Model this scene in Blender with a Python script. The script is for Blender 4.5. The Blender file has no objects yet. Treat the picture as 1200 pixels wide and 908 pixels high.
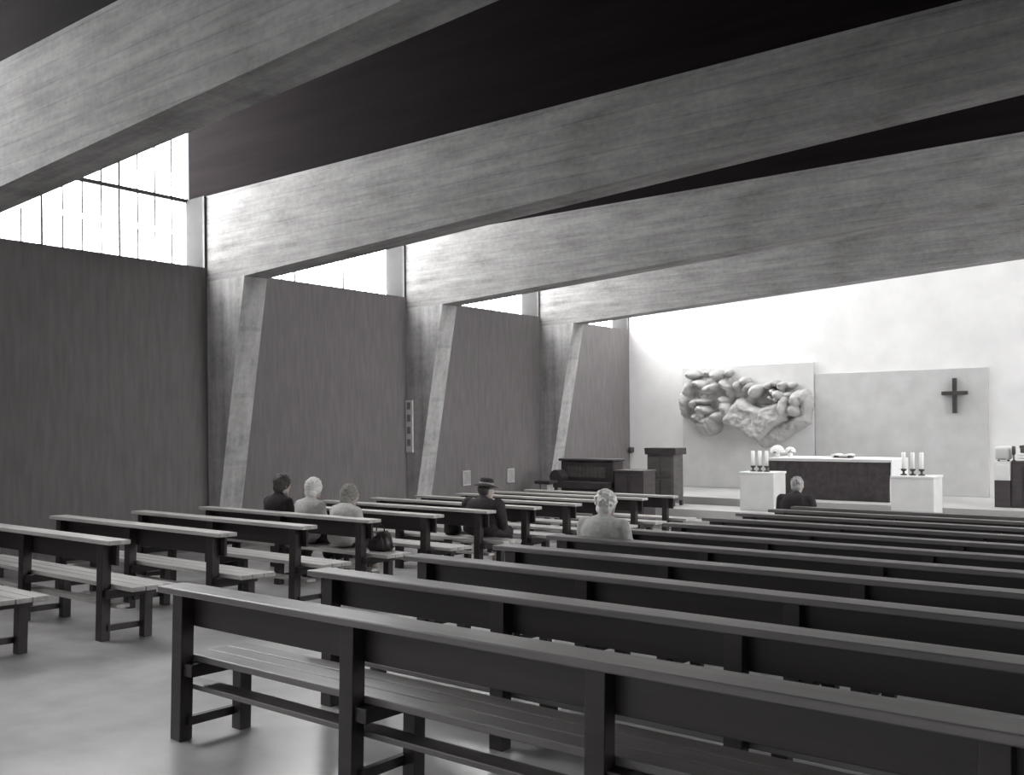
import bpy, bmesh, math, random
from mathutils import Vector, Matrix, noise
random.seed(7)
C = bpy.context.scene.collection
R = math.radians
SLOPE = 0.03
def flz(y):                      # the nave floor falls gently towards the altar
    return -SLOPE*(y-2.74)

# ------------------------------------------------------------ camera
CAM_F, CAM_YAW, CAM_Y0, CAM_ROLL = 1093.8, 37.274, 496.0, -0.521
cd = bpy.data.cameras.new('camera'); cam = bpy.data.objects.new('camera', cd); C.objects.link(cam)
cam.matrix_world = Matrix.Translation((0,0,1.6)) @ Matrix.Rotation(R(CAM_YAW),4,'Z') @ Matrix.Rotation(R(90),4,'X') @ Matrix.Rotation(R(CAM_ROLL),4,'Z')
cd.sensor_width = 36; cd.lens = CAM_F/1200*36; cd.shift_y = (CAM_Y0-454)/1200; cd.clip_start = .05
bpy.context.scene.camera = cam

def at(px, py, Y):
    """world X, Z of the photograph's pixel on the plane at depth Y"""
    r = R(CAM_ROLL); a, b = px-600, py-CAM_Y0
    u = a*math.cos(r)+b*math.sin(r); v = -a*math.sin(r)+b*math.cos(r)
    s, c = math.sin(R(CAM_YAW)), math.cos(R(CAM_YAW))
    dx = u*c/CAM_F - s; dy = u*s/CAM_F + c; dz = -v/CAM_F
    t = Y/dy
    return dx*t, 1.6+dz*t

# ------------------------------------------------------------ materials
def nt(name):
    m = bpy.data.materials.new(name); m.use_nodes = True
    t = m.node_tree; b = t.nodes['Principled BSDF']
    return m, t, b
def mat(name, col, rough=.6, scale=(6,6,6), var=.25, bump=.0, detail=6, spec=.5, nscale=1.0):
    m, t, b = nt(name)
    tc = t.nodes.new('ShaderNodeTexCoord'); mp = t.nodes.new('ShaderNodeMapping'); mp.inputs['Scale'].default_value = scale
    n = t.nodes.new('ShaderNodeTexNoise'); n.inputs['Scale'].default_value = nscale; n.inputs['Detail'].default_value = detail
    r = t.nodes.new('ShaderNodeValToRGB')
    r.color_ramp.elements[0].position = .3; r.color_ramp.elements[1].position = .7
    r.color_ramp.elements[0].color = (*[c*(1-var) for c in col],1); r.color_ramp.elements[1].color = (*[min(1,c*(1+var)) for c in col],1)
    t.links.new(tc.outputs['Object'], mp.inputs[0]); t.links.new(mp.outputs[0], n.inputs[0])
    t.links.new(n.outputs[0], r.inputs[0]); t.links.new(r.outputs[0], b.inputs['Base Color'])
    b.inputs['Roughness'].default_value = rough; b.inputs['Specular IOR Level'].default_value = spec
    if bump:
        bp = t.nodes.new('ShaderNodeBump'); bp.inputs['Strength'].default_value = bump; bp.inputs['Distance'].default_value = .01
        t.links.new(n.outputs[0], bp.inputs['Height']); t.links.new(bp.outputs[0], b.inputs['Normal'])
    return m
def concrete(name, vertical):
    """board-marked concrete: streaks and board seams along the formwork"""
    m, t, b = nt(name)
    tc = t.nodes.new('ShaderNodeTexCoord')
    def noise_(sc, s, det):
        mp = t.nodes.new('ShaderNodeMapping'); mp.inputs['Scale'].default_value = sc
        n = t.nodes.new('ShaderNodeTexNoise'); n.inputs['Scale'].default_value = s; n.inputs['Detail'].default_value = det; n.inputs['Roughness'].default_value=.65
        t.links.new(tc.outputs['Object'], mp.inputs[0]); t.links.new(mp.outputs[0], n.inputs[0]); return n
    st = noise_((7,7,.7) if vertical else (.7,7,9), 1.0, 6)       # streaks along the boards
    cl = noise_((1,1,2.2), 1.3, 5)                                    # broad blotches
    fn = noise_((1,1,1), 14, 5)
    mp = t.nodes.new('ShaderNodeMapping'); mp.inputs['Scale'].default_value = (5.5,1,1) if vertical else (1,1,5.5)
    wv = t.nodes.new('ShaderNodeTexWave'); wv.bands_direction = 'X' if vertical else 'Z'; wv.inputs['Scale'].default_value = .32; wv.wave_profile='SAW'
    wv.inputs['Distortion'].default_value = .6; wv.inputs['Detail'].default_value = 2
    t.links.new(tc.outputs['Object'], mp.inputs[0]); t.links.new(mp.outputs[0], wv.inputs[0])
    def ma(op, a, b_):
        n = t.nodes.new('ShaderNodeMath'); n.operation = op
        for i, x in enumerate((a,b_)):
            if isinstance(x,(int,float)): n.inputs[i].default_value = x
            else: t.links.new(x, n.inputs[i])
        return n.outputs[0]
    s = ma('ADD', ma('MULTIPLY', st.outputs[0], .50), ma('MULTIPLY', cl.outputs[0], .40))
    s = ma('ADD', s, ma('MULTIPLY', fn.outputs[0], .22))
    s = ma('ADD', s, ma('MULTIPLY', ma('GREATER_THAN', wv.outputs[0], .93), -.05))
    r = t.nodes.new('ShaderNodeValToRGB')
    r.color_ramp.elements[0].position = .36; r.color_ramp.elements[1].position = .72
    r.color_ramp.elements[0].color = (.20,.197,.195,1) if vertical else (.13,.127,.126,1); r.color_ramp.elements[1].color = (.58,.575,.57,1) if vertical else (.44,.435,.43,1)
    t.links.new(s, r.inputs[0]); t.links.new(r.outputs[0], b.inputs['Base Color'])
    b.inputs['Roughness'].default_value = .85
    bp = t.nodes.new('ShaderNodeBump'); bp.inputs['Strength'].default_value = .35; bp.inputs['Distance'].default_value = .012
    t.links.new(s, bp.inputs['Height']); t.links.new(bp.outputs[0], b.inputs['Normal'])
    return m
def emis(name, col, e):
    m, t, b = nt(name)
    tc = t.nodes.new('ShaderNodeTexCoord'); mp = t.nodes.new('ShaderNodeMapping'); mp.inputs['Scale'].default_value = (1,3.7,.25)
    n = t.nodes.new('ShaderNodeTexNoise'); n.inputs['Scale'].default_value = 1.6; n.inputs['Detail'].default_value = 1
    r = t.nodes.new('ShaderNodeMapRange'); r.inputs[3].default_value = .85*e; r.inputs[4].default_value = 1.15*e
    t.links.new(tc.outputs['Object'], mp.inputs[0]); t.links.new(mp.outputs[0], n.inputs[0]); t.links.new(n.outputs[0], r.inputs[0])
    b.inputs['Base Color'].default_value = (.7,.7,.7,1); b.inputs['Roughness'].default_value = .3
    b.inputs['Emission Color'].default_value = (*col,1)
    t.links.new(r.outputs[0], b.inputs['Emission Strength'])
    return m
WIN_E, SKY_E, FILL_E = 12.0, 3.5, 1.5
M = dict(
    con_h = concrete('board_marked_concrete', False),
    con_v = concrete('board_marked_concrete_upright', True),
    wall_dark = mat('dark_stained_wall', (.175,.160,.162), .7, (5,15,2.2), .14, .15),
    wall_white = mat('white_plaster', (.84,.84,.835), .85, (2,2,2), .05, .1),
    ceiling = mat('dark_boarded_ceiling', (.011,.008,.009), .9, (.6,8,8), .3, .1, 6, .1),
    floor = mat('grey_terrazzo_floor', (.54,.535,.535), .24, (1,1,1), .16, .02, 8, .8, 2.0),
    platform = mat('pale_stone_platform', (.42,.415,.41), .5, (1,1,1), .12, .02, 6),
    screen_a = mat('pale_rendered_panel', (.68,.68,.675), .8, (3,3,3), .06, .1),
    screen_b = mat('grey_rendered_panel', (.56,.56,.556), .8, (3,3,3), .08, .1),
    relief = mat('carved_stone', (.46,.455,.45), .75, (5,5,5), .12, .2),
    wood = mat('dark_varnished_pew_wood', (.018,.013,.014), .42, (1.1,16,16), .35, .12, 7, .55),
    wood_glare = mat('glare_lightened_wood_tops', (.42,.40,.392), .40, (1.1,16,16), .3, .12, 7, 1.0),  # glare on the left-hand pew tops, put into a paler wood colour
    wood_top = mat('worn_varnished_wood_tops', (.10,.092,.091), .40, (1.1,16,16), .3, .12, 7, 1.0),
    furn = mat('dark_brown_furniture_wood', (.055,.046,.048), .45, (3,3,12), .3, .08),
    furn_mid = mat('mid_brown_panelled_wood', (.10,.09,.09), .5, (3,3,12), .25, .08),
    stone = mat('pale_altar_stone', (.66,.66,.655), .6, (4,4,4), .06, .05),
    linen = mat('white_altar_linen', (.85,.85,.85), .8, (20,20,20), .03, .1),
    altar_cloth = mat('dark_altar_frontal', (.05,.042,.044), .8, (9,9,9), .3, .15),
    metal = mat('dark_bronze', (.05,.046,.045), .4, (10,10,10), .2),
    wax = mat('white_wax', (.85,.85,.83), .5, (10,10,10), .02),
    jambm = mat('darkened_jamb_lining', (.055,.055,.055), .8, (5,5,5), .1),
    flange = mat('pale_glass_flange', (.5,.5,.5), .5, (5,5,5), .1),
    frame_m = mat('grey_window_metal', (.20,.20,.20), .5, (5,5,5), .1),
    white_paint = mat('white_painted_board', (.75,.75,.74), .6, (8,8,8), .04),
    grey_card = mat('grey_number_card', (.26,.26,.26), .7, (8,8,8), .1),
    grey_plaque = mat('dull_grey_plaque', (.36,.34,.34), .6, (8,8,8), .15),
    skin = mat('skin', (.42,.36,.33), .55, (20,20,20), .08, .05),
    white_hair = mat('white_hair', (.68,.68,.66), .7, (60,60,12), .25, .4),
    grey_hair = mat('grey_hair', (.34,.335,.33), .7, (60,60,12), .3, .4),
    knit = mat('grey_brown_knitted_wool', (.27,.26,.24), .9, (70,70,70), .35, .6),
    pale_knit = mat('pale_knitted_wool', (.74,.74,.72), .9, (70,70,70), .15, .6),
    dark_hair = mat('dark_hair', (.05,.043,.043), .6, (60,60,12), .3, .4),
    dark_felt = mat('dark_felt', (.035,.03,.031), .9, (30,30,30), .3, .2),
    pale_coat = mat('pale_wool_coat', (.52,.515,.50), .9, (30,30,30), .12, .3),
    grey_coat = mat('light_grey_jacket', (.42,.42,.41), .9, (30,30,30), .15, .3),
    dark_coat = mat('black_wool_coat', (.024,.02,.021), .9, (30,30,30), .25, .3),
    leather = mat('black_leather', (.025,.02,.02), .4, (30,30,30), .25, .2),
    flower = mat('white_petals', (.85,.85,.84), .7, (30,30,30), .04),
    leaf = mat('dark_green_leaves', (.09,.10,.085), .6, (30,30,30), .3),
    paper = mat('white_paper', (.82,.82,.80), .8, (30,30,30), .02),
    glass = emis('daylit_channel_glass', (1,1,1), WIN_E),
    glass_right = emis('daylit_channel_glass_side', (1,1,1), 20.0),
    skyglass = emis('daylit_roof_glass', (1,1,1), SKY_E),
    fill_glass = emis('added_fill_glass', (1,1,1), FILL_E),
)

# ------------------------------------------------------------ mesh helpers
def B(): return bmesh.new()
def box(bm, x0,x1,y0,y1,z0,z1, bev=0, rot=None, piv=None):
    r = bmesh.ops.create_cube(bm, size=1)
    vs = r['verts']
    for v in vs:
        v.co = Vector(((x0+x1)/2+v.co.x*(x1-x0), (y0+y1)/2+v.co.y*(y1-y0), (z0+z1)/2+v.co.z*(z1-z0)))
    if bev:
        es = list({e for v in vs for e in v.link_edges})
        g = bmesh.ops.bevel(bm, geom=es, offset=bev, segments=2, affect='EDGES', profile=.5)
        vs = list({v for f in g['faces'] for v in f.verts} | {v for v in vs if v.is_valid})
    if rot is not None:
        p = Vector(piv); 
        for v in vs: v.co = p + rot @ (v.co-p)
    return vs
def cyl(bm, p0, p1, r0, r1=None, seg=16):
    r1 = r0 if r1 is None else r1
    p0, p1 = Vector(p0), Vector(p1); d = p1-p0
    g = bmesh.ops.create_cone(bm, cap_ends=True, segments=seg, radius1=r0, radius2=r1, depth=d.length)
    q = d.to_track_quat('Z','Y'); mid = (p0+p1)/2
    for v in g['verts']: v.co = q @ v.co + mid
    return g['verts']
def ell(bm, c, r, rot=None, seg=20, rings=12):
    g = bmesh.ops.create_uvsphere(bm, u_segments=seg, v_segments=rings, radius=1)
    c = Vector(c)
    for v in g['verts']:
        w = Vector((v.co.x*r[0], v.co.y*r[1], v.co.z*r[2]))
        if rot is not None: w = rot @ w
        v.co = c + w
    return g['verts']
def cap(bm, p0, p1, r0, r1=None, seg=12):
    r1 = r0 if r1 is None else r1
    cyl(bm, p0, p1, r0, r1, seg)
    ell(bm, p0, (r0,)*3, seg=seg, rings=8); ell(bm, p1, (r1,)*3, seg=seg, rings=8)
def lathe(bm, prof, c=(0,0,0), seg=20):
    rings = []
    for r, z in prof:
        rings.append([bm.verts.new((c[0]+r*math.cos(2*math.pi*i/seg), c[1]+r*math.sin(2*math.pi*i/seg), c[2]+z)) for i in range(seg)])
    for a, b in zip(rings, rings[1:]):
        for i in range(seg): bm.faces.new((a[i], a[(i+1)%seg], b[(i+1)%seg], b[i]))
    bm.faces.new(rings[0][::-1]); bm.faces.new(rings[-1])
def prism(bm, pts, y0, y1):
    """polygon in XZ extruded along Y"""
    a = [bm.verts.new((x,y0,z)) for x,z in pts]; b = [bm.verts.new((x,y1,z)) for x,z in pts]
    bm.faces.new(a); bm.faces.new(b[::-1])
    n = len(pts)
    for i in range(n): bm.faces.new((a[i], b[i], b[(i+1)%n], a[(i+1)%n]))
def obj(name, bm, m, parent=None, smooth=False, loc=None):
    bmesh.ops.recalc_face_normals(bm, faces=bm.faces)
    me = bpy.data.meshes.new(name); bm.to_mesh(me); bm.free()
    me.materials.append(m)
    if smooth: me.polygons.foreach_set('use_smooth', [True]*len(me.polygons))
    o = bpy.data.objects.new(name, me); C.objects.link(o)
    if parent: o.parent = parent
    if loc: o.location = loc
    return o
def tag(o, label=None, cat=None, group=None, kind=None):
    if label: o['label'] = label
    if cat: o['category'] = cat
    if group: o['group'] = group
    if kind: o['kind'] = kind
    return o
def thing(name, label, cat, loc=(0,0,0), rz=0, group=None, kind=None):
    o = bpy.data.objects.new(name, None); C.objects.link(o); o.empty_display_size = .1
    o.location = loc; o.rotation_euler = (0,0,rz)
    return tag(o, label, cat, group, kind)
def copy_tree(o, parent=None):
    c = o.copy(); C.objects.link(c); c.parent = parent
    for ch in list(o.children): copy_tree(ch, c)
    return c

# ------------------------------------------------------------ room numbers
XW, XR, YB, YA = -11.436, 5.0, -8.0, 19.74
D, Y1, T = 4.051, 7.916, .38
HS, HT, HC = 3.838, 4.856, 7.1
XO = XW-.45
def hb(x): return 3.644+.054*(x+10.58)
def yk(k): return Y1+D*(k-1)

# floor, platform
bm = B()
y0, y1 = YB, YA+.3
vs = [bm.verts.new(p) for p in ((XO,y0,flz(y0)),(XR+.3,y0,flz(y0)),(XR+.3,y1,flz(y1)),(XO,y1,flz(y1)))]
f = bm.faces.new(vs); g = bmesh.ops.extrude_face_region(bm, geom=[f])
for v in [e for e in g['geom'] if isinstance(e, bmesh.types.BMVert)]: v.co.z -= .3
tag(obj('floor', bm, M['floor']), 'grey polished floor sloping gently to the altar', 'floor', kind='structure')
PZ, PZ2 = -.05, .10
bm = B()
box(bm, XW, XR, 16.0, YA, -1.0, PZ, .006); box(bm, XW, XR, 15.66, 16.02, -1.0, PZ-.17, .006)
tag(obj('trim_1', bm, M['platform']), 'pale stone chancel platform with front steps', 'platform', kind='structure')
bm = B(); box(bm, XW, XR, 17.05, YA, PZ-.02, PZ2, .006)
tag(obj('trim_2', bm, M['platform']), 'low upper step carrying the altar', 'step', kind='structure')

# left wall with clerestory ledge; wall behind altar; back and right walls
bm = B(); box(bm, XO, XW, YB, YA, -1.2, HS)
tag(obj('wall_left', bm, M['wall_dark']), 'dark stained side wall below the clerestory windows', 'wall', kind='structure')
bm = B(); box(bm, XO-.2, XR+.3, YA, YA+.3, -1.2, HC+.2)
tag(obj('wall_front', bm, M['wall_white']), 'white plastered wall behind the altar', 'wall', kind='structure')
bm = B(); box(bm, XO-.2, XR+.3, YB-.3, YB, -1.2, HC+.2)
tag(obj('wall_back', bm, M['wall_dark']), 'dark back wall', 'wall', kind='structure')
bm = B(); box(bm, XR, XR+.45, YB, YA, -1.2, HS); box(bm, XR, XR+.45, YB, yk(1), HS, HC+.2); box(bm, XR, XR+.45, yk(3)+T, YA, HS, HC+.2)
tag(obj('wall_right', bm, M['wall_dark']), 'dark right side wall', 'wall', kind='structure')
# ceiling, with an opening over the altar; dark boarded upstands over the beams
SK0, SK1 = yk(3)+T+.25, YA-.35
bm = B()
box(bm, XO-.2, XR+.5, YB, SK0, HC, HC+.2); box(bm, XO-.2, XR+.5, SK1, YA, HC, HC+.2)
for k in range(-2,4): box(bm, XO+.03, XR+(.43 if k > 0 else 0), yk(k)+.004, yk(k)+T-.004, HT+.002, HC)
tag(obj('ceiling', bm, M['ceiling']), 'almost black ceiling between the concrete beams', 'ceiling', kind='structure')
wn = 1
def window(yb, ye, right=False):
    """clerestory window of upright channel glass in a side wall"""
    global wn
    w = thing('window_%d'%wn, 'tall strip of daylit channel glass above the dark side wall', 'window', (XO, yb, HS), kind='structure')
    wn += 1
    if right: w.location = (XR+.45, ye, HS); w.rotation_euler = (0,0,math.pi); w['label'] = 'strip of daylit channel glass above the right side wall'
    L = ye-yb; H = HC-HS
    bm = B(); n = max(1, round(L/.27)); s = L/n
    for i in range(n):
        box(bm, -.05, -.02, L-(i+1)*s+.004, L-i*s-.004, 0, H)
    obj('pane', bm, M['glass_right' if right else 'glass'], w)
    bm = B()
    for i in range(1,n):
        if i%4: box(bm, -.02, .012, L-i*s-.011, L-i*s+.011, 0, .5); box(bm, -.02, .012, L-i*s-.011, L-i*s+.011, HT-HS-.45, H)
    obj('channel_flange', bm, M['flange'], w)
    bm = B(); box(bm, .0, .41, L-.03, L-.002, 0, HT-HS); obj('jamb', bm, M['jambm'], w)  # lining added over the concrete reveal, coloured dark to offset the window light
    bm = B(); box(bm, .41, .452, L-.035, L-.002, 0, HT-HS); obj('jamb_strip', bm, M['metal'], w)
    for i in range(4, n, 4):
        bm = B(); box(bm, -.04, .0, L-i*s-.014, L-i*s+.014, 0, H); obj('mullion', bm, M['frame_m'], w)
    bm = B(); box(bm, -.04, .02, 0, L, HT-HS-.035, HT-HS+.02); obj('transom', bm, M['frame_m'], w)
    return w
ys = [YB]+[yk(k) for k in range(-2,4)]
for i, k in enumerate(range(-2,4)):
    a = YB if k == -2 else yk(k-1)+T
    window(a, yk(k))
window(yk(3)+T, YA)
window(yk(1)+T, yk(2), True); window(yk(2)+T, yk(3), True)
w = thing('window_%d'%wn, 'daylit glass rooflight over the altar', 'window', (0,SK0,HC), kind='structure')
bm = B()
xs = XW+.2
while xs < XR-.5:
    box(bm, xs, xs+.96, 0, SK1-SK0, .12, .15); xs += 1.0
obj('pane', bm, M['skyglass'], w)
xs = XW+.2
for i in range(15):
    bm = B(); box(bm, xs-.04, xs, 0, SK1-SK0, .05, .2); obj('glazing_bar', bm, M['frame_m'], w); xs += 1.0
bm = B(); box(bm, XO-.2, XR+.3, -.05, SK1-SK0+.05, .2, .25); 
bm.free()

wn += 1
w = thing('window_%d'%wn, 'broad glowing panes added on the back wall as fill light', 'window', (0,YB,1.1), kind='structure')  # unseen glazing, added to fill the nave with light from behind
for i in range(6):
    bm = B(); box(bm, -9.9+i*2.1, -7.86+i*2.1, .0, .03, 0, 2.9); obj('pane', bm, M['fill_glass'], w)
    bm = B(); box(bm, -9.96+i*2.1, -9.9+i*2.1, .0, .08, -.05, 2.95); obj('mullion', bm, M['frame_m'], w)
# portal frames
for k in range(-2,4):
    y = yk(k); z0 = flz(y)-.02
    names = {1:'concrete portal frame nearest the front pews on the left, its leaning pillar under the tallest window',
             2:'concrete portal frame with the white number board on its leaning pillar',
             3:'concrete portal frame nearest the altar wall', 0:'concrete beam crossing the upper left corner of the view'}
    fr = thing('portal_frame', names.get(k, 'concrete portal frame behind the viewer'), 'beam', (0,y,0), kind='structure')
    lean = -11.18-(3.644-.51)*0
    xb = -11.18 + (z0-.51)*(-10.58+11.18)/(3.644-.51)
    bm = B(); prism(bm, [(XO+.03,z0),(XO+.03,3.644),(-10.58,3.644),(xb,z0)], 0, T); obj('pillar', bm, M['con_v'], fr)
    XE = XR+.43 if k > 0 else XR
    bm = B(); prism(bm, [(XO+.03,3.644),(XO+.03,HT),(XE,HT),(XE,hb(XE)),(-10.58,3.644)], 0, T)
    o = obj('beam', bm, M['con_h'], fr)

# ------------------------------------------------------------ pews
def make_pew(nposts, top):
    p = thing('pew', '', 'pew')
    L = .32+1.255*(nposts-1)
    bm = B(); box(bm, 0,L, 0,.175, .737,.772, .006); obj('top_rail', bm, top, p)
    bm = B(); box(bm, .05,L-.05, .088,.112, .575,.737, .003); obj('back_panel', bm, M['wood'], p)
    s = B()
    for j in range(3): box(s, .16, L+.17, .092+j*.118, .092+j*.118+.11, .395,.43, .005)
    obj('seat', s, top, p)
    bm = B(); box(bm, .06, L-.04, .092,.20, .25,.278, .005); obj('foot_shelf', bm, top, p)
    for j in range(nposts):
        x = .16+1.255*j
        bm = B(); box(bm, x-.042,x+.042, .014,.088, 0,.737, .004); obj('post', bm, M['wood'], p)
        xf = x+.08
        bm = B(); box(bm, xf-.037,xf+.037, .325,.395, 0,.34, .004); obj('leg', bm, M['wood'], p)
        bm = B(); box(bm, xf-.05,xf+.03, .03,.43, .33,.394, .004); obj('seat_bearer', bm, M['wood'], p)
        bm = B(); box(bm, xf-.055,xf-.02, .06,.34, .075,.12, .003); obj('stretcher', bm, M['wood'], p)
    return p, L
ordn = ['first','second','third','fourth','fifth','sixth','seventh','eighth','ninth','tenth','eleventh','twelfth']
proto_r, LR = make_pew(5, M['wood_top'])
proto_l, LL = make_pew(3, M['wood_glare'])
TILT = -math.atan(SLOPE)
def place(o, x, y):
    o.location = (x, y-.023, flz(y-.023)+.001); o.rotation_euler = (TILT, 0, 0)
RY = [2.741+.904*i for i in range(11)]; RY[10] = 11.62
DXR = [-.02,.09,.0,.05,-.10,0,.02,0,-.02,0,0]
for i, y in enumerate(RY):
    o = proto_r if i == 0 else copy_tree(proto_r)
    place(o, -4.395+DXR[i], y)
    tag(o, 'long dark wooden pew in the right-hand block, %s row counted from the nearest'%ordn[i], 'pew', 'long pews of the right-hand block')
LY = [3.74+.904*i for i in range(-1,11)]
DXL = [-.12,0,.09,.05,-.04,0,0,0,0,0,-.03,.0]
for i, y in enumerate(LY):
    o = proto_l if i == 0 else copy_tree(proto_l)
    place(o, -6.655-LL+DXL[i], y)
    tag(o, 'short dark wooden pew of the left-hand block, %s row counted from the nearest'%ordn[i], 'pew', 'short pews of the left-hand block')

# ------------------------------------------------------------ panels on the altar wall
PA = YA-.10
def rect(x0,y0,x1,y1,Y):
    a = at(x0,y0,Y); b = at(x1,y1,Y); return a[0], b[0], min(a[1],b[1]), max(a[1],b[1])
xa, _ = at(800,500,PA); xb_, _ = at(954,500,PA); _, za = at(953,424,PA)
bm = B(); box(bm, xa, xb_, PA, YA-.005, PZ2, za, .01)
tag(obj('relief_wall_panel', bm, M['screen_a']), 'pale upright wall slab behind the carved relief', 'wall panel')
xc, _ = at(1158,500,PA); _, zb = at(1055,434,PA)
bm = B(); box(bm, xb_+.01, xc, PA+.03, YA-.005, PZ2, zb, .01)
tag(obj('altar_wall_panel', bm, M['screen_b']), 'wide grey wall slab behind the altar carrying the cross', 'wall panel')

# cross
YC = PA-.03
cx, _ = at(1118.5,460,YC); _, zt = at(1118,443,YC); _, zb2 = at(1118,484,YC); _, zm = at(1118,460.5,YC)
xl, _ = at(1103.5,460,YC); xr, _ = at(1134,460,YC)
cr = thing('wall_cross', 'plain dark cross hanging on the grey wall slab', 'cross', (cx,YC,zm))
bm = B(); box(bm, -.036,.036, -.03,.055, zb2-zm, zt-zm, .006); obj('upright', bm, M['metal'], cr)
bm = B(); box(bm, xl-cx, xr-cx, -.035,.05, -.036,.036, .006); obj('crossbar', bm, M['metal'], cr)

# carved relief: overlapping rounded figures and folds of cloth
def relief():
    YR = PA
    def P(cx_, cy_): return at(780+cx_/6, 410+cy_/6, YR)
    px = (P(700,400)[0]-P(500,400)[0])/200
    lumps = []   # x, z, rx, rz, rot, height
    def l(cx_, cy_, rx, ry, rot=0, h=.2, base=0): 
        x, z = P(cx_, cy_); lumps.append((x, z, rx*px, ry*px, R(rot), h, base))
    l(215,180,58,30,-5,.34); l(380,180,50,38,20,.36); l(455,165,26,24,0,.22); l(300,165,30,22,0,.16)
    l(270,250,70,30,-12,.40); l(350,272,80,30,12,.40); l(440,250,50,26,-50,.36); l(185,285,48,60,10,.30)
    l(330,322,120,30,0,.05); l(160,370,44,90,6,.34); l(205,455,55,60,0,.14); l(240,375,50,30,20,.38)
    l(300,362,60,24,0,.40); l(300,430,70,42,-20,.42); l(440,350,40,30,-30,.34); l(455,420,40,72,25,.40); l(395,470,75,30,12,.38); l(385,405,50,38,0,.06)
    l(320,525,98,80,0,.32); l(270,470,60,40,-10,.34); l(330,500,80,34,0,.36); l(160,440,40,50,0,.20)
    l(575,222,36,30,0,.30); l(600,265,40,26,30,.26); l(545,300,55,50,0,.10); l(520,250,30,34,0,.24); l(620,340,60,40,30,.08)
    l(670,285,46,40,15,.44); l(700,345,60,45,-20,.07); l(740,262,30,26,0,.30); l(795,235,34,26,0,.34); l(850,248,40,28,20,.34); l(900,250,26,22,0,.24)
    l(830,312,50,34,0,.40); l(780,300,28,24,0,.34); l(785,380,45,36,0,.08); l(770,345,28,16,-20,.36); l(815,350,24,20,0,.36); l(880,320,34,30,0,.30)
    l(865,400,34,95,-8,.42); l(900,350,26,60,10,.16); l(945,350,44,60,-20,.40); l(990,330,34,50,-10,.34); l(930,420,52,50,-30,.36); l(1005,400,34,80,-5,.26)
    l(560,400,70,60,0,.30); l(520,450,60,55,-20,.32); l(480,490,50,30,25,.30); l(610,520,24,60,-15,.10)
    polys = [([(425,500),(500,380),(560,345),(700,410),(850,350),(875,500),(790,545),(700,645),(655,640)], .36),
             ([(640,640),(790,530),(880,490),(1035,400),(1035,515),(900,600),(820,655),(700,695)], .20),
             ([(150,250),(230,200),(470,190),(500,300),(480,470),(400,520),(200,520),(140,430)], .12)]
    polys = [([P(*q) for q in pl], h) for pl, h in polys]
    def pin(x, z, pl):
        ins = False; dm = 9
        for k in range(len(pl)):
            (ax,az),(bx_,bz) = pl[k], pl[(k+1)%len(pl)]
            if (az>z) != (bz>z) and x < (bx_-ax)*(z-az)/(bz-az)+ax: ins = not ins
            ex, ez = bx_-ax, bz-az; t = max(0,min(1,((x-ax)*ex+(z-az)*ez)/(ex*ex+ez*ez)))
            dm = min(dm, math.hypot(x-ax-t*ex, z-az-t*ez))
        return dm if ins else -1
    x0, x1 = P(90,0)[0], P(1060,0)[0]; z1, z0 = P(0,110)[1], P(0,720)[1]
    st = .014; nx, nz = int((x1-x0)/st), int((z1-z0)/st)
    bm = B(); grid = {}
    for i in range(nx):
        for j in range(nz):
            x, z = x0+i*st, z0+j*st
            wob = noise.noise(Vector((x*3, z*3, 1)))*.05
            hs = []
            for (a,b,rx,rz,ro,h,ba) in lumps:
                dx, dz = x-a+wob, z-b+wob
                u = (dx*math.cos(ro)+dz*math.sin(ro))/rx; v = (-dx*math.sin(ro)+dz*math.cos(ro))/rz
                q = 1-u*u-v*v
                if q > 0: hs.append((h*(q**.42), u, v))
            for pl, h in polys:
                dd = pin(x+wob*.5, z+wob*.5, pl)
                if dd > 0:
                    e_ = min(1, dd/.12); hs.append((h*math.sqrt(1-(1-e_)**2)+.03*noise.noise(Vector((x*3.3,z*3.3,9))),0,0))
            if not hs: continue
            top = max(hs); y = top[0]
            fold = math.sin((x*1.2+z*.9)*17+noise.noise(Vector((x*2.5,z*2.5,5)))*9)*.010
            y = y*1.2 + fold*min(1,y/.1) + noise.noise(Vector((x*8,z*8,2)))*.035 + noise.noise(Vector((x*19,z*19,4)))*.014
            grid[i,j] = bm.verts.new((x, YR-max(y,.015), z))
    for (i,j), v in list(grid.items()):
        q = [grid.get((i,j)), grid.get((i+1,j)), grid.get((i+1,j+1)), grid.get((i,j+1))]
        if all(q): bm.faces.new(q)
    for v in [v for v in bm.verts if not v.link_faces]: bm.verts.remove(v)
    # close the rim back to the slab
    g = bmesh.ops.extrude_edge_only(bm, edges=[e for e in bm.edges if e.is_boundary])
    for v in [e for e in g['geom'] if isinstance(e, bmesh.types.BMVert)]: v.co.y = YR-.002
    return obj('carved_relief', bm, M['relief'], smooth=True)
tag(relief(), 'large pale carved relief of crowded rounded figures tapering to a point', 'sculpture')

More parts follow.
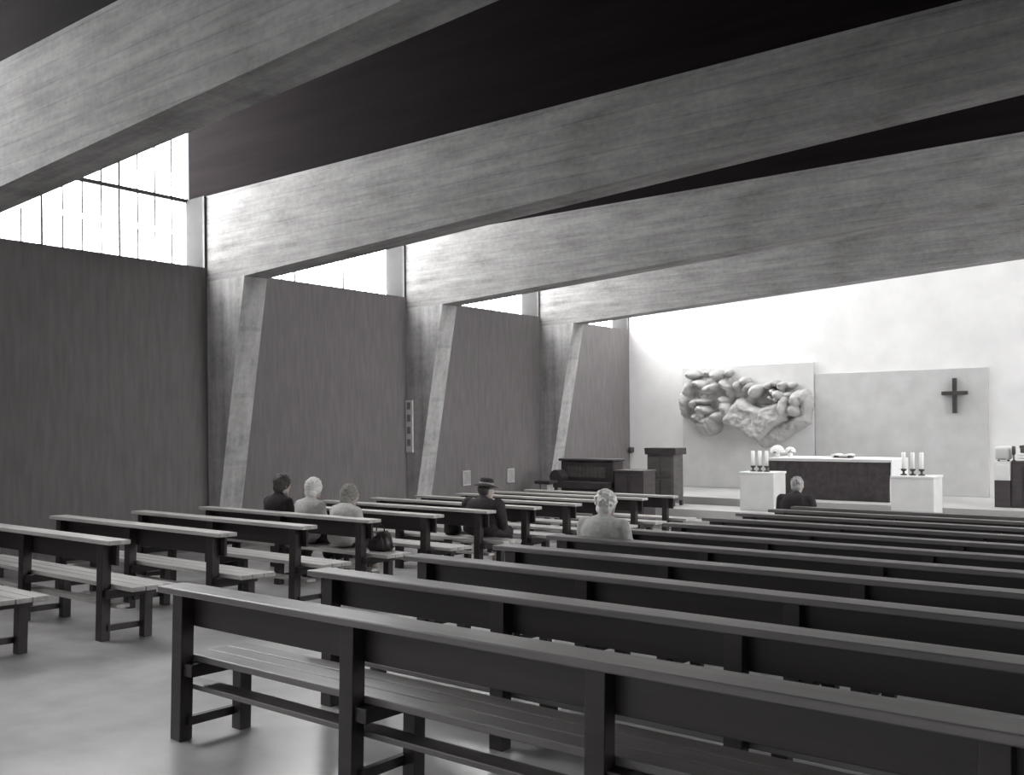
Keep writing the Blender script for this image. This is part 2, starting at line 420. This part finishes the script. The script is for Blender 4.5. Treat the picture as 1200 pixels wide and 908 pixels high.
# ------------------------------------------------------------ altar and its things
AY = 17.6
ax0, _ = at(902,560,AY); ax1, _ = at(1042,560,AY); AZ = .865
al = thing('altar', 'long dark-fronted altar with a white linen cloth on top', 'altar', ((ax0+ax1)/2, AY, PZ2))
h = (ax1-ax0)/2; H = AZ-PZ2
bm = B(); box(bm, -h+.03, h-.03, .05, 1.0, 0, H-.05, .008); obj('body', bm, M['stone'], al)
bm = B(); box(bm, -h, h, .0, .05, .0, H-.03, .004)
for i in range(9): cyl(bm, (-h+.12+i*(2*h-.24)/8, .002, .01), (-h+.12+i*(2*h-.24)/8, .002, H-.04), .012, seg=8)
obj('frontal', bm, M['altar_cloth'], al)
bm = B(); box(bm, -h-.03, h+.03, -.02, 1.08, H-.04, H, .006); obj('table_top', bm, M['stone'], al)
bm = B(); box(bm, -h-.04, h+.05, -.035, 1.09, H+.001, H+.018, .006)
box(bm, h+.035, h+.055, -.02, 1.085, H-.30, H+.015, .006); box(bm, -h-.045, -h-.03, -.02, 1.085, H-.30, H+.015, .006)
obj('altar_linen', bm, M['linen'], al)
ATOP = AZ+.018

def pedestal(px0, px1, label):
    Y = 16.35
    x0, _ = at(px0,575,Y); x1, _ = at(px1,575,Y)
    zt = .66
    p = thing('candle_pedestal', label, 'pedestal', ((x0+x1)/2, Y, PZ), group='stone pedestals flanking the altar')
    w = (x1-x0)/2
    bm = B(); box(bm, -w+.01, w-.01, .01, .60, 0, zt-PZ-.04, .01); obj('block', bm, M['stone'], p)
    bm = B(); box(bm, -w, w, 0, .62, zt-PZ-.04, zt-PZ, .008); obj('cap_slab', bm, M['stone'], p)
    return zt
zt = pedestal(866, 907, 'pale stone block left of the altar with three candles')
pedestal(1043, 1095, 'pale stone block right of the altar with three candles')
cproto = None
def candle(px, label):
    global cproto
    Y = 16.62; x, _ = at(px, 550, Y)
    if cproto is None:
        c = thing('candlestick', label, 'candle')
        bm = B(); lathe(bm, [(.055,0),(.055,.015),(.02,.03),(.016,.06),(.045,.085),(.05,.105),(.03,.11)], seg=16); obj('holder', bm, M['metal'], c, True)
        bm = B(); lathe(bm, [(.033,.105),(.033,.38),(.02,.388)], seg=14); k = obj('candle', bm, M['wax'], c, True)
        bm = B(); cyl(bm, (0,0,.386),(0,0,.40), .002, seg=6); obj('wick', bm, M['dark_felt'], k)
        cproto = c
    else: c = copy_tree(cproto)
    c.location = (x, Y, zt+.001)
    tag(c, label, 'candle', 'altar candles')
for px, w in ((882.5,'leftmost'),(890.5,'middle'),(898.5,'rightmost')):
    candle(px, 'white candle in dark holder, %s of three on the block left of the altar'%w)
for px, w in ((1059,'leftmost'),(1069.5,'middle'),(1080,'rightmost')):
    candle(px, 'white candle in dark holder, %s of three on the block right of the altar'%w)

# flowers
def flowers(px, Y, r, label, n):
    x, _ = at(px, 535, Y)
    t = thing('flower_vase', label, 'flowers', (x,Y,ATOP))
    bm = B(); lathe(bm, [(.035,0),(.05,.03),(.045,.07),(.03,.09),(.035,.10)], seg=16); obj('vase', bm, M['linen'], t, True)
    bm = B()
    for i in range(9):
        a = random.random()*6.28; q = Vector((math.cos(a),math.sin(a),.0+random.random()))
        rot = q.to_track_quat('Z','Y').to_matrix()
        ell(bm, (q.x*r*.3, q.y*r*.3, .09), (.012,.005,r*.35), rot, 8, 6)
    obj('leaves', bm, M['leaf'], t, True)
    for i in range(n):
        a = random.random()*6.28; b = random.random()*1.4; q = Vector((math.cos(a)*math.sin(b), math.sin(a)*math.sin(b), math.cos(b)))
        bm = B(); c = Vector((0,0,.10))+q*r
        for j in range(6):
            rr = Matrix.Rotation(j*R(60),3,'Z'); m3 = q.to_track_quat('Z','Y').to_matrix()@rr
            ell(bm, c+m3@Vector((.022,0,0)), (.026,.014,.009), m3@Matrix.Rotation(R(-25),3,'Y'), 8, 6)
        ell(bm, c, (.012,)*3, seg=8, rings=6)
        obj('bloom', bm, M['flower'], t, True)
flowers(911, AY+.16, .125, 'round white bouquet in a vase at the left end of the altar', 90)
flowers(926, AY+.4, .085, 'smaller white bouquet beside the round one on the altar', 40)
# missal on a stand
x, _ = at(988, 533, AY+.4)
ms = thing('altar_book', 'open book lying on a low stand in the middle of the altar', 'book', (x,AY+.4,ATOP))
bm = B(); box(bm, -.17,.17,-.12,.12,.0,.02,.004); box(bm,-.15,-.11,-.08,.08,.02,.05); box(bm,.11,.15,-.08,.08,.02,.05); obj('stand', bm, M['furn'], ms)
bm = B()
for s in (-1,1):
    n = 6
    for i in range(n):
        a, b = i/n*.19*s, (i+1)/n*.19*s
        za_, zb_ = .052+.03*math.sin(i/n*2.6), .052+.03*math.sin((i+1)/n*2.6)
        vs = [bm.verts.new(p) for p in ((a,-.13,za_),(b,-.13,zb_),(b,.13,zb_),(a,.13,za_),(a,-.13,.05),(b,-.13,.05),(b,.13,.05),(a,.13,.05))]
        for q in ((0,1,2,3),(4,7,6,5),(0,4,5,1),(3,2,6,7),(1,5,6,2),(0,3,7,4)): bm.faces.new([vs[k] for k in q])
obj('pages', bm, M['paper'], ms)

# ------------------------------------------------------------ ambo / pulpit
YP = 16.35
x0, _ = at(757,560,YP); x1, _ = at(790,560,YP); _, ztp = at(775,525,YP)
am = thing('lectern', 'tall dark wooden lectern left of the altar against the white wall', 'lectern', ((x0+x1)/2, YP, PZ))
w = (x1-x0)/2; H = ztp-PZ
bm = B(); box(bm, -w+.02, w-.02, .02, .42, .10, H-.12, .006); obj('body', bm, M['furn_mid'], am)
bm = B()
for (a,b,c,d) in ((-w+.05,-.02,.16,.52),(.02,w-.05,.16,.52),(-w+.05,-.02,.58,H-.18),(.02,w-.05,.58,H-.18)): box(bm, a,b,.004,.024,c,d,.004)
obj('front_panel', bm, M['furn_mid'], am)
bm = B(); prism(bm, [(-w-.02,H-.13),(-w-.035,H),(w+.035,H-.0),(w+.035,H-.13)], 0, .46); obj('desk_top', bm, M['furn'], am)
for (a,b) in ((-w+.02,.02),(w-.08,.02),(-w+.02,.36),(w-.08,.36)):
    bm = B(); box(bm, a,a+.06,b,b+.06,0,.12,.003); obj('foot', bm, M['furn'], am)

# ------------------------------------------------------------ harmonium, bench cabinet, stool near left wall
YH = 15.0
x0, _ = at(646,560,YH); x1, _ = at(712,560,YH); _, zh = at(680,538,YH)
fz = flz(YH+.3)
hm = thing('harmonium', 'dark upright harmonium with rounded end by the last pillar', 'organ', ((x0+x1)/2, YH, fz), rz=0)
w = (x1-x0)/2; H = zh-fz
bm = B(); box(bm, -w+.06, w-.02, .25, .62, .04, H-.05, .02); obj('case', bm, M['furn'], hm)
bm = B(); box(bm, -w+.02, w, .21, .66, H-.05, H, .02); obj('lid', bm, M['furn'], hm)
bm = B(); box(bm, -w+.03, w-.02, 0, .26, H*.56, H*.66, .015); obj('key_shelf', bm, M['furn'], hm)
bm = B()
cyl(bm, (-w+.10,.0,H*.72), (-w+.10,.55,H*.72), .14, seg=24); obj('rounded_cheek', bm, M['furn'], hm)
for s in (-w+.08, w-.10):
    bm = B(); box(bm, s-.03,s+.03,.02,.08,0,H*.57,.004); obj('leg', bm, M['furn'], hm)
bm = B()
for i in range(10):
    box(bm, -w+.22+i*.088, -w+.30+i*.088, .235,.252, H*.72,H*.88,.003)
obj('front_grille', bm, M['furn_mid'], hm)
bm = B(); box(bm, -.25,.25,.2,.24,.03,.12,.004); obj('pedal', bm, M['metal'], hm)

YL = 15.15
x0, _ = at(720,570,YL); x1, _ = at(754,570,YL); _, zl = at(735,551,YL); fz2 = flz(YL)-.0
cb = thing('side_cabinet', 'low dark cabinet between the harmonium and the lectern', 'cabinet', ((x0+x1)/2, 15.15, flz(15.3)))
w = (x1-x0)/2; H = zl-flz(15.3)
bm = B(); box(bm, -w, w, 0, .45, .06, H-.03, .006); obj('body', bm, M['furn'], cb)
bm = B(); box(bm, -w-.02, w+.02, -.02, .47, H-.03, H, .006); obj('top', bm, M['furn'], cb)
for s in (0,1):
    bm = B(); box(bm, -w+.03+s*w, -.03+s*w, -.014,.0, .12,H-.08,.003); d = obj('door', bm, M['furn'], cb)
    bm = B(); ell(bm, (-.06+s*(.12), -.025, H*.6), (.012,.012,.012), seg=10, rings=6); obj('knob', bm, M['metal'], d, True)
bm = B(); box(bm, -w+.02, w-.02, .03, .43, 0, .06); obj('plinth', bm, M['furn'], cb)

YS = 14.1
xs, _ = at(640,572,YS); _, zs = at(640,563,YS); fz = flz(YS)
stl = thing('stool', 'small pale box stool with a dark flat seat at the foot of the last pillar', 'stool', (xs,YS,fz))
H = zs-fz
bm = B(); box(bm, -.17,.17,-.14,.14,H-.06,H,.015); obj('seat', bm, M['dark_felt'], stl)
bm = B(); box(bm, -.035,.09,-.10,.10,.0,H-.06,.006); obj('box_base', bm, M['grey_hair'], stl)

# ------------------------------------------------------------ white number board on the second pillar
YN = yk(2)-.035
x0, _ = at(472,500,YN); x1, _ = at(483,500,YN); _, z1 = at(477,469,YN); _, z0 = at(477,530,YN)
x0 = max(x0, XW+.005)
nb = thing('number_board', 'narrow upright white board with four grey squares on the second pillar', 'board', ((x0+x1)/2, YN, z0))
w = (x1-x0)/2; H = z1-z0
bm = B(); box(bm, -w, w, 0, .035, 0, H, .004); obj('board', bm, M['white_paint'], nb)
for i in range(4):
    zc = H*(.12+.235*i)
    bm = B(); box(bm, -w*.52, w*.52, -.006, .002, zc, zc+H*.135, .001); obj('grey_card', bm, M['grey_card'], nb)

# dull plaques low on the side wall
for px, py, lab in ((545,560,'small pale grey plaque on the dark wall beyond the second pillar, nearer of two'),
                    (597,557,'small pale grey plaque on the dark wall beyond the second pillar, farther of two'),
                    (713,545,'small pale grey plaque on the dark wall beyond the last pillar')):
    # depth where the ray meets the wall
    r_ = R(CAM_YAW)-math.atan((px-600)/CAM_F); Y = -XW/math.tan(r_); _, z = at(px,py,Y)
    t = thing('wall_plaque', lab, 'plaque', (XW, Y, z), group='plaques along the dark side wall')
    bm = B(); box(bm, 0,.03,-.10,.10,-.13,.13,.004); obj('plate', bm, M['grey_plaque'], t)
    bm = B()
    for a,b,c,d in ((-.11,.11,.12,.14),(-.11,.11,-.14,-.12),(-.11,-.09,-.12,.12),(.09,.11,-.12,.12)): box(bm, 0,.035,a,b,c,d,.003)
    obj('rim', bm, M['screen_b'], t)
# small dark box lamp beside the corner on the altar wall
x, z = at(739.5, 527, YA-.06)
wl = thing('wall_lamp', 'tiny dark lamp low on the white wall beside the corner', 'lamp', (x,YA,z))
bm = B(); box(bm, -.05,.05,-.02,0,-.06,.06,.003); obj('back_plate', bm, M['metal'], wl)
bm = B(); lathe(bm, [(.03,-.08),(.055,-.04),(.055,.05),(.02,.07)], (0,-.075,0), 14); obj('lamp_body', bm, M['metal'], wl, True)

# ------------------------------------------------------------ things at the right edge of the chancel
YE = 17.6
def X(px): return at(px,550,YE)[0]
def Z(py, px=1178): return at(px,py,YE)[1]
ch = thing('credence_chest', 'small white chest on a dark base right of the grey slab', 'chest', (X(1174.5),YE,PZ2))
w = (X(1184)-X(1165))/2; zb3 = Z(577)-PZ2; zt3 = Z(563)-PZ2; zt4 = Z(541)-PZ2
bm = B(); box(bm, -w,w,0,.42,0,zt3,.006); obj('dark_base', bm, M['furn'], ch)
bm = B(); box(bm, -w,w,0,.42,zt3,zt4,.008); obj('white_body', bm, M['white_paint'], ch)
bm = B(); box(bm, -w*.7,w*.7,-.012,.0,zt3+.04,zt4-.05,.004); obj('door', bm, M['white_paint'], ch)
bx = thing('rounded_box', 'grey rounded casket standing on the small white chest', 'box', (X(1173.5),YE+.05,PZ2+zt4))
w2 = (X(1183)-X(1164))/2; hh = Z(523)-Z(541)
bm = B(); box(bm, -w2,w2,0,.30,0.02,hh,.05); obj('casket', bm, M['screen_b'], bx, True)
bm = B(); box(bm, -w2*.45,w2*.45,-.012,.005,.025,.06,.004); obj('lock_plate', bm, M['grey_card'], bx)
for s in (-1,1):
    bm = B(); cyl(bm, (s*w2*.6,.15,0),(s*w2*.6,.15,.03),.02,seg=10); obj('foot', bm, M['metal'], bx)
cb2 = thing('sacristy_cabinet', 'dark cabinet with a white cloth at the right edge of the chancel', 'cabinet', (X(1199),YE,PZ2))
w3 = X(1213)-X(1199); z4 = Z(541,1195)-PZ2
bm = B(); box(bm, -w3,w3,0,.5,0,z4,.006); obj('body', bm, M['furn'], cb2)
bm = B(); box(bm, -w3+.04,-.02,-.014,0,.06,z4-.06,.004); d = obj('door', bm, M['furn'], cb2)
bm = B(); ell(bm, (-.05,-.025,z4*.55),(.012,)*3,seg=10,rings=6); obj('knob', bm, M['metal'], d, True)
bm = B(); box(bm, .02,w3-.04,-.014,0,.06,z4-.06,.004); d = obj('door', bm, M['furn'], cb2)
bm = B(); ell(bm, (.05,-.025,z4*.55),(.012,)*3,seg=10,rings=6); obj('knob', bm, M['metal'], d, True)
cl = thing('folded_cloth', 'thick white folded cloth on the dark cabinet', 'cloth', (X(1199),YE,PZ2+z4))
bm = B(); hc = Z(531,1195)-Z(541,1195)
for i in range(3): box(bm, -w3+.09,w3-.02,.02,.46,.002+i*hc/3,(i+1)*hc/3,.02)
for_cloth = bm
o = obj('cloth_folds', for_cloth, M['linen'], cl, True)
db = thing('dark_case', 'dark shallow case lying on the white folded cloth', 'case', (X(1201),YE+.05,PZ2+z4+hc))
hd = Z(522,1195)-Z(531,1195)
bm = B(); box(bm, -w3+.10,w3-.08,0,.34,0.001,hd*.6,.01); obj('case_body', bm, M['furn_mid'], db)
bm = B(); box(bm, -w3+.09,w3-.07,-.01,.35,hd*.6,hd,.01); obj('lid', bm, M['furn_mid'], db)
ca = thing('lantern', 'small dark lantern standing on the cabinet beside the white cloth', 'lantern', (X(1187.5),YE+.05,PZ2+z4+.001))
q_ = Z(523)-Z(541)
bm = B(); lathe(bm, [(.035,0),(.035,.015),(.014,.03),(.012,q_*.4)], seg=14); obj('stem', bm, M['metal'], ca, True)
bm = B(); lathe(bm, [(.012,q_*.4),(.03,q_*.5),(.03,q_*.95),(.02,q_)], seg=14); obj('lantern_head', bm, M['metal'], ca, True)

# ------------------------------------------------------------ people
def solid(name, bm, m, parent, voxel=.008, smooth_it=4):
    me = bpy.data.meshes.new('tmp'); bm.to_mesh(me); bm.free()
    o = bpy.data.objects.new('tmp', me); C.objects.link(o)
    md = o.modifiers.new('r','REMESH'); md.mode = 'VOXEL'; md.voxel_size = voxel
    sm = o.modifiers.new('s','SMOOTH'); sm.iterations = smooth_it; sm.factor = .5
    dg = bpy.context.evaluated_depsgraph_get(); ev = o.evaluated_get(dg)
    m2 = bpy.data.meshes.new_from_object(ev); m2.name = name
    bpy.data.objects.remove(o); bpy.data.meshes.remove(me)
    m2.materials.clear(); m2.materials.append(m)
    m2.polygons.foreach_set('use_smooth', [True]*len(m2.polygons))
    r = bpy.data.objects.new(name, m2); C.objects.link(r); r.parent = parent
    return r
def person(label, px, py, Y, coat, hair_kind, hair_m, lower='skirt', lower_m=None, lean=.10, turn=0, nod=12, width=1.0):
    """seated figure whose head centre falls at the photograph's pixel px, py"""
    S = .435
    x, zh_ = at(px, py, Y+.05)
    fz = flz(Y)
    hz = zh_-fz
    th = (hz-S)/.71
    p = thing('person', label, 'person', (x, Y, fz))
    w = width
    def T_(t, yy=0): return S+t*th
    def ly(t): return lean*t
    head = Vector((0, ly(.71)+.045, T_(.71)))
    HR = Matrix.Rotation(R(turn),3,'Z') @ Matrix.Rotation(R(-nod),3,'X')
    def hp(v): return head + HR@Vector(v)
    sh = [Vector((s*.160*w, ly(.50), T_(.487))) for s in (-1,1)]
    el = [Vector((s*.205*w, ly(.50)+.03, T_(.487)-.235)) for s in (-1,1)]
    ha = [Vector((s*.075, .235, .605)) for s in (-1,1)]
    kn = [Vector((s*.10, .385, .475)) for s in (-1,1)]
    an = [Vector((s*.10, .395, .09)) for s in (-1,1)]
    hi = [Vector((s*.085, .03, .515)) for s in (-1,1)]
    b = B()
    ell(b, (0,.01,.53), (.15*w,.11,.10)); ell(b, (0,ly(.28)+.005,T_(.28)), (.135*w,.095,.15)); ell(b, (0,ly(.43),T_(.42)), (.155*w,.10,.14))
    for s in (-1,1): cap(b, (0,ly(.52),T_(.53)), (s*.13*w,ly(.50),T_(.485)), .05, .05)
    cap(b, (0,ly(.53),T_(.52)), hp((0,-.015,-.06)), .052, .048)
    ell(b, head, (.072,.088,.098), HR); ell(b, hp((0,.028,-.05)), (.052,.055,.058), HR); ell(b, hp((0,.092,-.012)), (.011,.018,.022), HR)
    ell(b, hp((0,.08,-.088)), (.022,.018,.016), HR); ell(b, hp((0,.086,-.052)), (.024,.01,.008), HR)
    for s in (-1,1):
        ell(b, hp((s*.074,-.004,-.008)), (.010,.020,.030), HR, 10, 8); ell(b, hp((s*.03,.078,.028)), (.022,.012,.008), HR, 10, 8)
        ell(b, hp((s*.03,.074,.008)), (.012,.012,.009), HR, 10, 8)
    for i, s in enumerate((-1,1)):
        cap(b, sh[i], el[i], .045*w, .037); cap(b, el[i], ha[i], .037, .024)
        d = Vector((-s*.35,1,-.25)).normalized(); side = Vector((1,.35*s,0)).normalized()
        pal = ha[i]+d*.045; q = d.to_track_quat('Y','Z').to_matrix()
        ell(b, pal, (.038,.048,.016), q, 12, 8)
        for f, (o_, ln_) in enumerate(((-.028,.055),(-.010,.066),(.009,.062),(.027,.048))):
            a0 = pal+d*.036+side*o_; a1 = a0+d*ln_*.5+Vector((0,0,-.004)); a2 = a1+d*ln_*.4+Vector((0,0,-.022))
            cap(b, a0, a1, .0095, .009, 8); cap(b, a1, a2, .009, .008, 8)
        t0 = pal-d*.01-side*s*.03; cap(b, t0, t0+d*.035-side*s*.022, .011, .009, 8)
        cap(b, hi[i], kn[i], .078, .055); cap(b, kn[i], an[i], .052, .036)
        cap(b, (an[i].x,an[i].y-.02,.045), (an[i].x,an[i].y+.13,.032), .04, .03)
    solid('body', b, M['skin'], p, .007, 3)
    # coat
    b = B()
    ell(b, (0,.0,.535), (.185*w,.14,.10)); ell(b, (0,ly(.28),T_(.27)), (.175*w,.125,.17)); ell(b, (0,ly(.43)-.005,T_(.42)), (.188*w,.125,.15))
    for s in (-1,1): cap(b, (0,ly(.53)-.012,T_(.535)), (s*.135*w,ly(.50),T_(.485)), .066, .072)
    cap(b, (0,ly(.53)-.01,T_(.52)), (0,ly(.58),T_(.565)), .075, .066)
    for i in (0,1):
        cap(b, sh[i], el[i], .066*w, .056); cap(b, el[i], el[i].lerp(ha[i],.86), .056, .042)
    o = solid('coat', b, coat, p, .010, 4)
    # lower clothing
    b = B()
    if lower == 'skirt':
        for i in (0,1): cap(b, hi[i]+Vector((0,.02,.0)), kn[i]+Vector((0,.01,.0)), .085, .072)
        for i in (0,1): cap(b, kn[i], (kn[i].x*.9, kn[i].y+.0, .27), .072, .065)
        ell(b, (0,.22,.50), (.13,.22,.07)); ell(b, (0,.37,.37), (.13,.06,.12))
    else:
        for i in (0,1):
            cap(b, hi[i]+Vector((0,.02,0)), kn[i], .084, .066); cap(b, kn[i], an[i]+Vector((0,0,.02)), .064, .052)
    solid('skirt' if lower=='skirt' else 'trousers', b, lower_m or M['dark_coat'], p, .010, 4)
    for i, s in enumerate((-1,1)):
        b = B(); cap(b, (an[i].x,an[i].y-.03,.052), (an[i].x,an[i].y+.14,.038), .05, .037)
        o = solid('shoe', b, M['leather'], p, .007, 2)
    # hair, scarf or hat
    b = B()
    if hair_kind == 'short':
        ell(b, hp((0,-.018,.022)), (.083,.088,.092), HR); ell(b, hp((0,-.05,-.03)), (.068,.05,.05), HR)
        for i in range(40):
            a = random.random()*6.28; c_ = random.random()*1.5
            q = Vector((math.cos(a)*math.sin(c_), math.sin(a)*math.sin(c_)*1.0-.1, math.cos(c_)))
            ell(b, hp((q.x*.08,-.018+q.y*.085,.022+q.z*.088)), (.018,.018,.013), HR, 8, 6)
        solid('hair', b, hair_m, p, .006, 2)
    elif hair_kind == 'curly':
        ell(b, hp((0,-.022,.018)), (.09,.095,.098), HR); ell(b, hp((0,-.05,-.05)), (.075,.055,.06), HR)
        for i in range(90):
            a = random.random()*6.28; c_ = random.random()*2.0
            q = Vector((math.cos(a)*math.sin(c_), math.sin(a)*math.sin(c_)*.95-.25, math.cos(c_)))
            ell(b, hp((q.x*.088,-.02+q.y*.09,.015+q.z*.095)), (.014,.014,.012), HR, 8, 6)
        solid('hair', b, hair_m, p, .006, 1)
    elif hair_kind == 'cap':
        ell(b, hp((0,-.02,.020)), (.092,.100,.104), HR); ell(b, hp((0,-.045,-.045)), (.080,.06,.07), HR)
        for i in range(60):
            a = random.random()*6.28; c_ = random.random()*1.6
            ell(b, hp((math.cos(a)*math.sin(c_)*.09,-.02+math.sin(a)*math.sin(c_)*.098,.02+math.cos(c_)*.102)), (.012,.012,.009), HR, 8, 6)
        solid('knitted_cap', b, hair_m, p, .006, 2)
    elif hair_kind == 'hat':
        ell(b, hp((0,-.03,.005)), (.084,.085,.08), HR)
        solid('hair', b, M['dark_hair'], p, .007, 2)
        b = B(); g = len(b.verts)
        pr = [(.145,.045),(.15,.052),(.10,.062),(.088,.075),(.085,.125),(.07,.145),(.02,.150)]
        lathe(b, pr, (0,-.01,0), 28)
        for v in b.verts: v.co = hp(v.co)
        o = obj('hat', b, M['dark_felt'], p, True)
        b = B(); lathe(b, [(.092,.068),(.091,.095)], (0,-.01,0), 28)
        for v in b.verts: v.co = hp(v.co)
        obj('hat_band', b, M['grey_hair'], o, True)
    return p
l3 = LY[4]; l5 = LY[6]; r4 = RY[4]
person('person in a dark coat and cap, faint against the dark wall beside the pale cap', 326, 568, l3+.29, M['dark_coat'], 'cap', M['dark_hair'], turn=-6, nod=14)
person('person with a pale knitted cap and pale coat sitting in the left-hand pews', 363, 573, l3+.29, M['pale_coat'], 'cap', M['pale_knit'], lower_m=M['dark_coat'], nod=10)
person('person with a grey-brown knitted cap in a light coat, beside the pale cap', 405, 581, l3+.29, M['pale_coat'], 'cap', M['knit'], turn=-14, nod=16)
person('person in a black coat and dark brimmed hat in a left-hand pew', 566, 575, l5+.29, M['dark_coat'], 'hat', M['dark_hair'], nod=8, width=1.38, turn=-25)
person('person with white hair in a light grey jacket sitting alone by the aisle', 707, 590, r4+.29, M['grey_coat'], 'curly', M['white_hair'], 'trousers', M['dark_coat'], nod=8, width=1.12)
person('person with short grey hair and dark coat seated in front of the altar', 932.5, 569, RY[10]+.29, M['dark_coat'], 'short', M['grey_hair'], 'trousers', M['dark_coat'], nod=6, width=1.15)

def handbag(px, py, Y, label, w, h_, d=.16):
    x, _ = at(px, py, Y); z = flz(Y)+.434
    t = thing('handbag', label, 'handbag', (x,Y,z), rz=R(6))
    b = B(); prism(b, [(-w/2,0),(-w/2+.01,h_*.5),(-w/2+.05,h_),(w/2-.05,h_),(w/2-.01,h_*.5),(w/2,0)], -d/2, d/2)
    bmesh.ops.bevel(b, geom=list(b.edges), offset=.02, segments=3, affect='EDGES')
    obj('bag_body', b, M['leather'], t, True)
    b = B()
    n = 10
    for i in range(n):
        a0, a1 = math.pi*i/n, math.pi*(i+1)/n
        cap(b, (math.cos(a0)*w*.22, 0, h_+math.sin(a0)*.07), (math.cos(a1)*w*.22, 0, h_+math.sin(a1)*.07), .007, .007, 6)
    obj('handle', b, M['leather'], t, True)
    b = B(); box(b, -.02,.02,-d/2-.004,-d/2+.004,h_*.7,h_*.8,.002); obj('clasp', b, M['metal'], t)
handbag(446, 640, l3+.31, 'black handbag on the pew seat beside the grey-brown capped person', .24, .20)
handbag(531, 632, l5+.31, 'black bag on the pew seat by the black-coated person', .18, .19)

# ------------------------------------------------------------ world and view
wd = bpy.data.worlds.new('world'); bpy.context.scene.world = wd; wd.use_nodes = True
wd.node_tree.nodes['Background'].inputs[0].default_value = (.9,.95,1,1); wd.node_tree.nodes['Background'].inputs[1].default_value = 1.0
sc = bpy.context.scene
sc.view_settings.view_transform = 'Standard'; sc.view_settings.look = 'None'; sc.view_settings.gamma = 1.0
sc.view_settings.use_curve_mapping = False; sc.view_settings.exposure = 0.18
sc.cycles.max_bounces = 10; sc.cycles.diffuse_bounces = 6; sc.cycles.use_denoising = True
sc.cycles.sample_clamp_indirect = 8
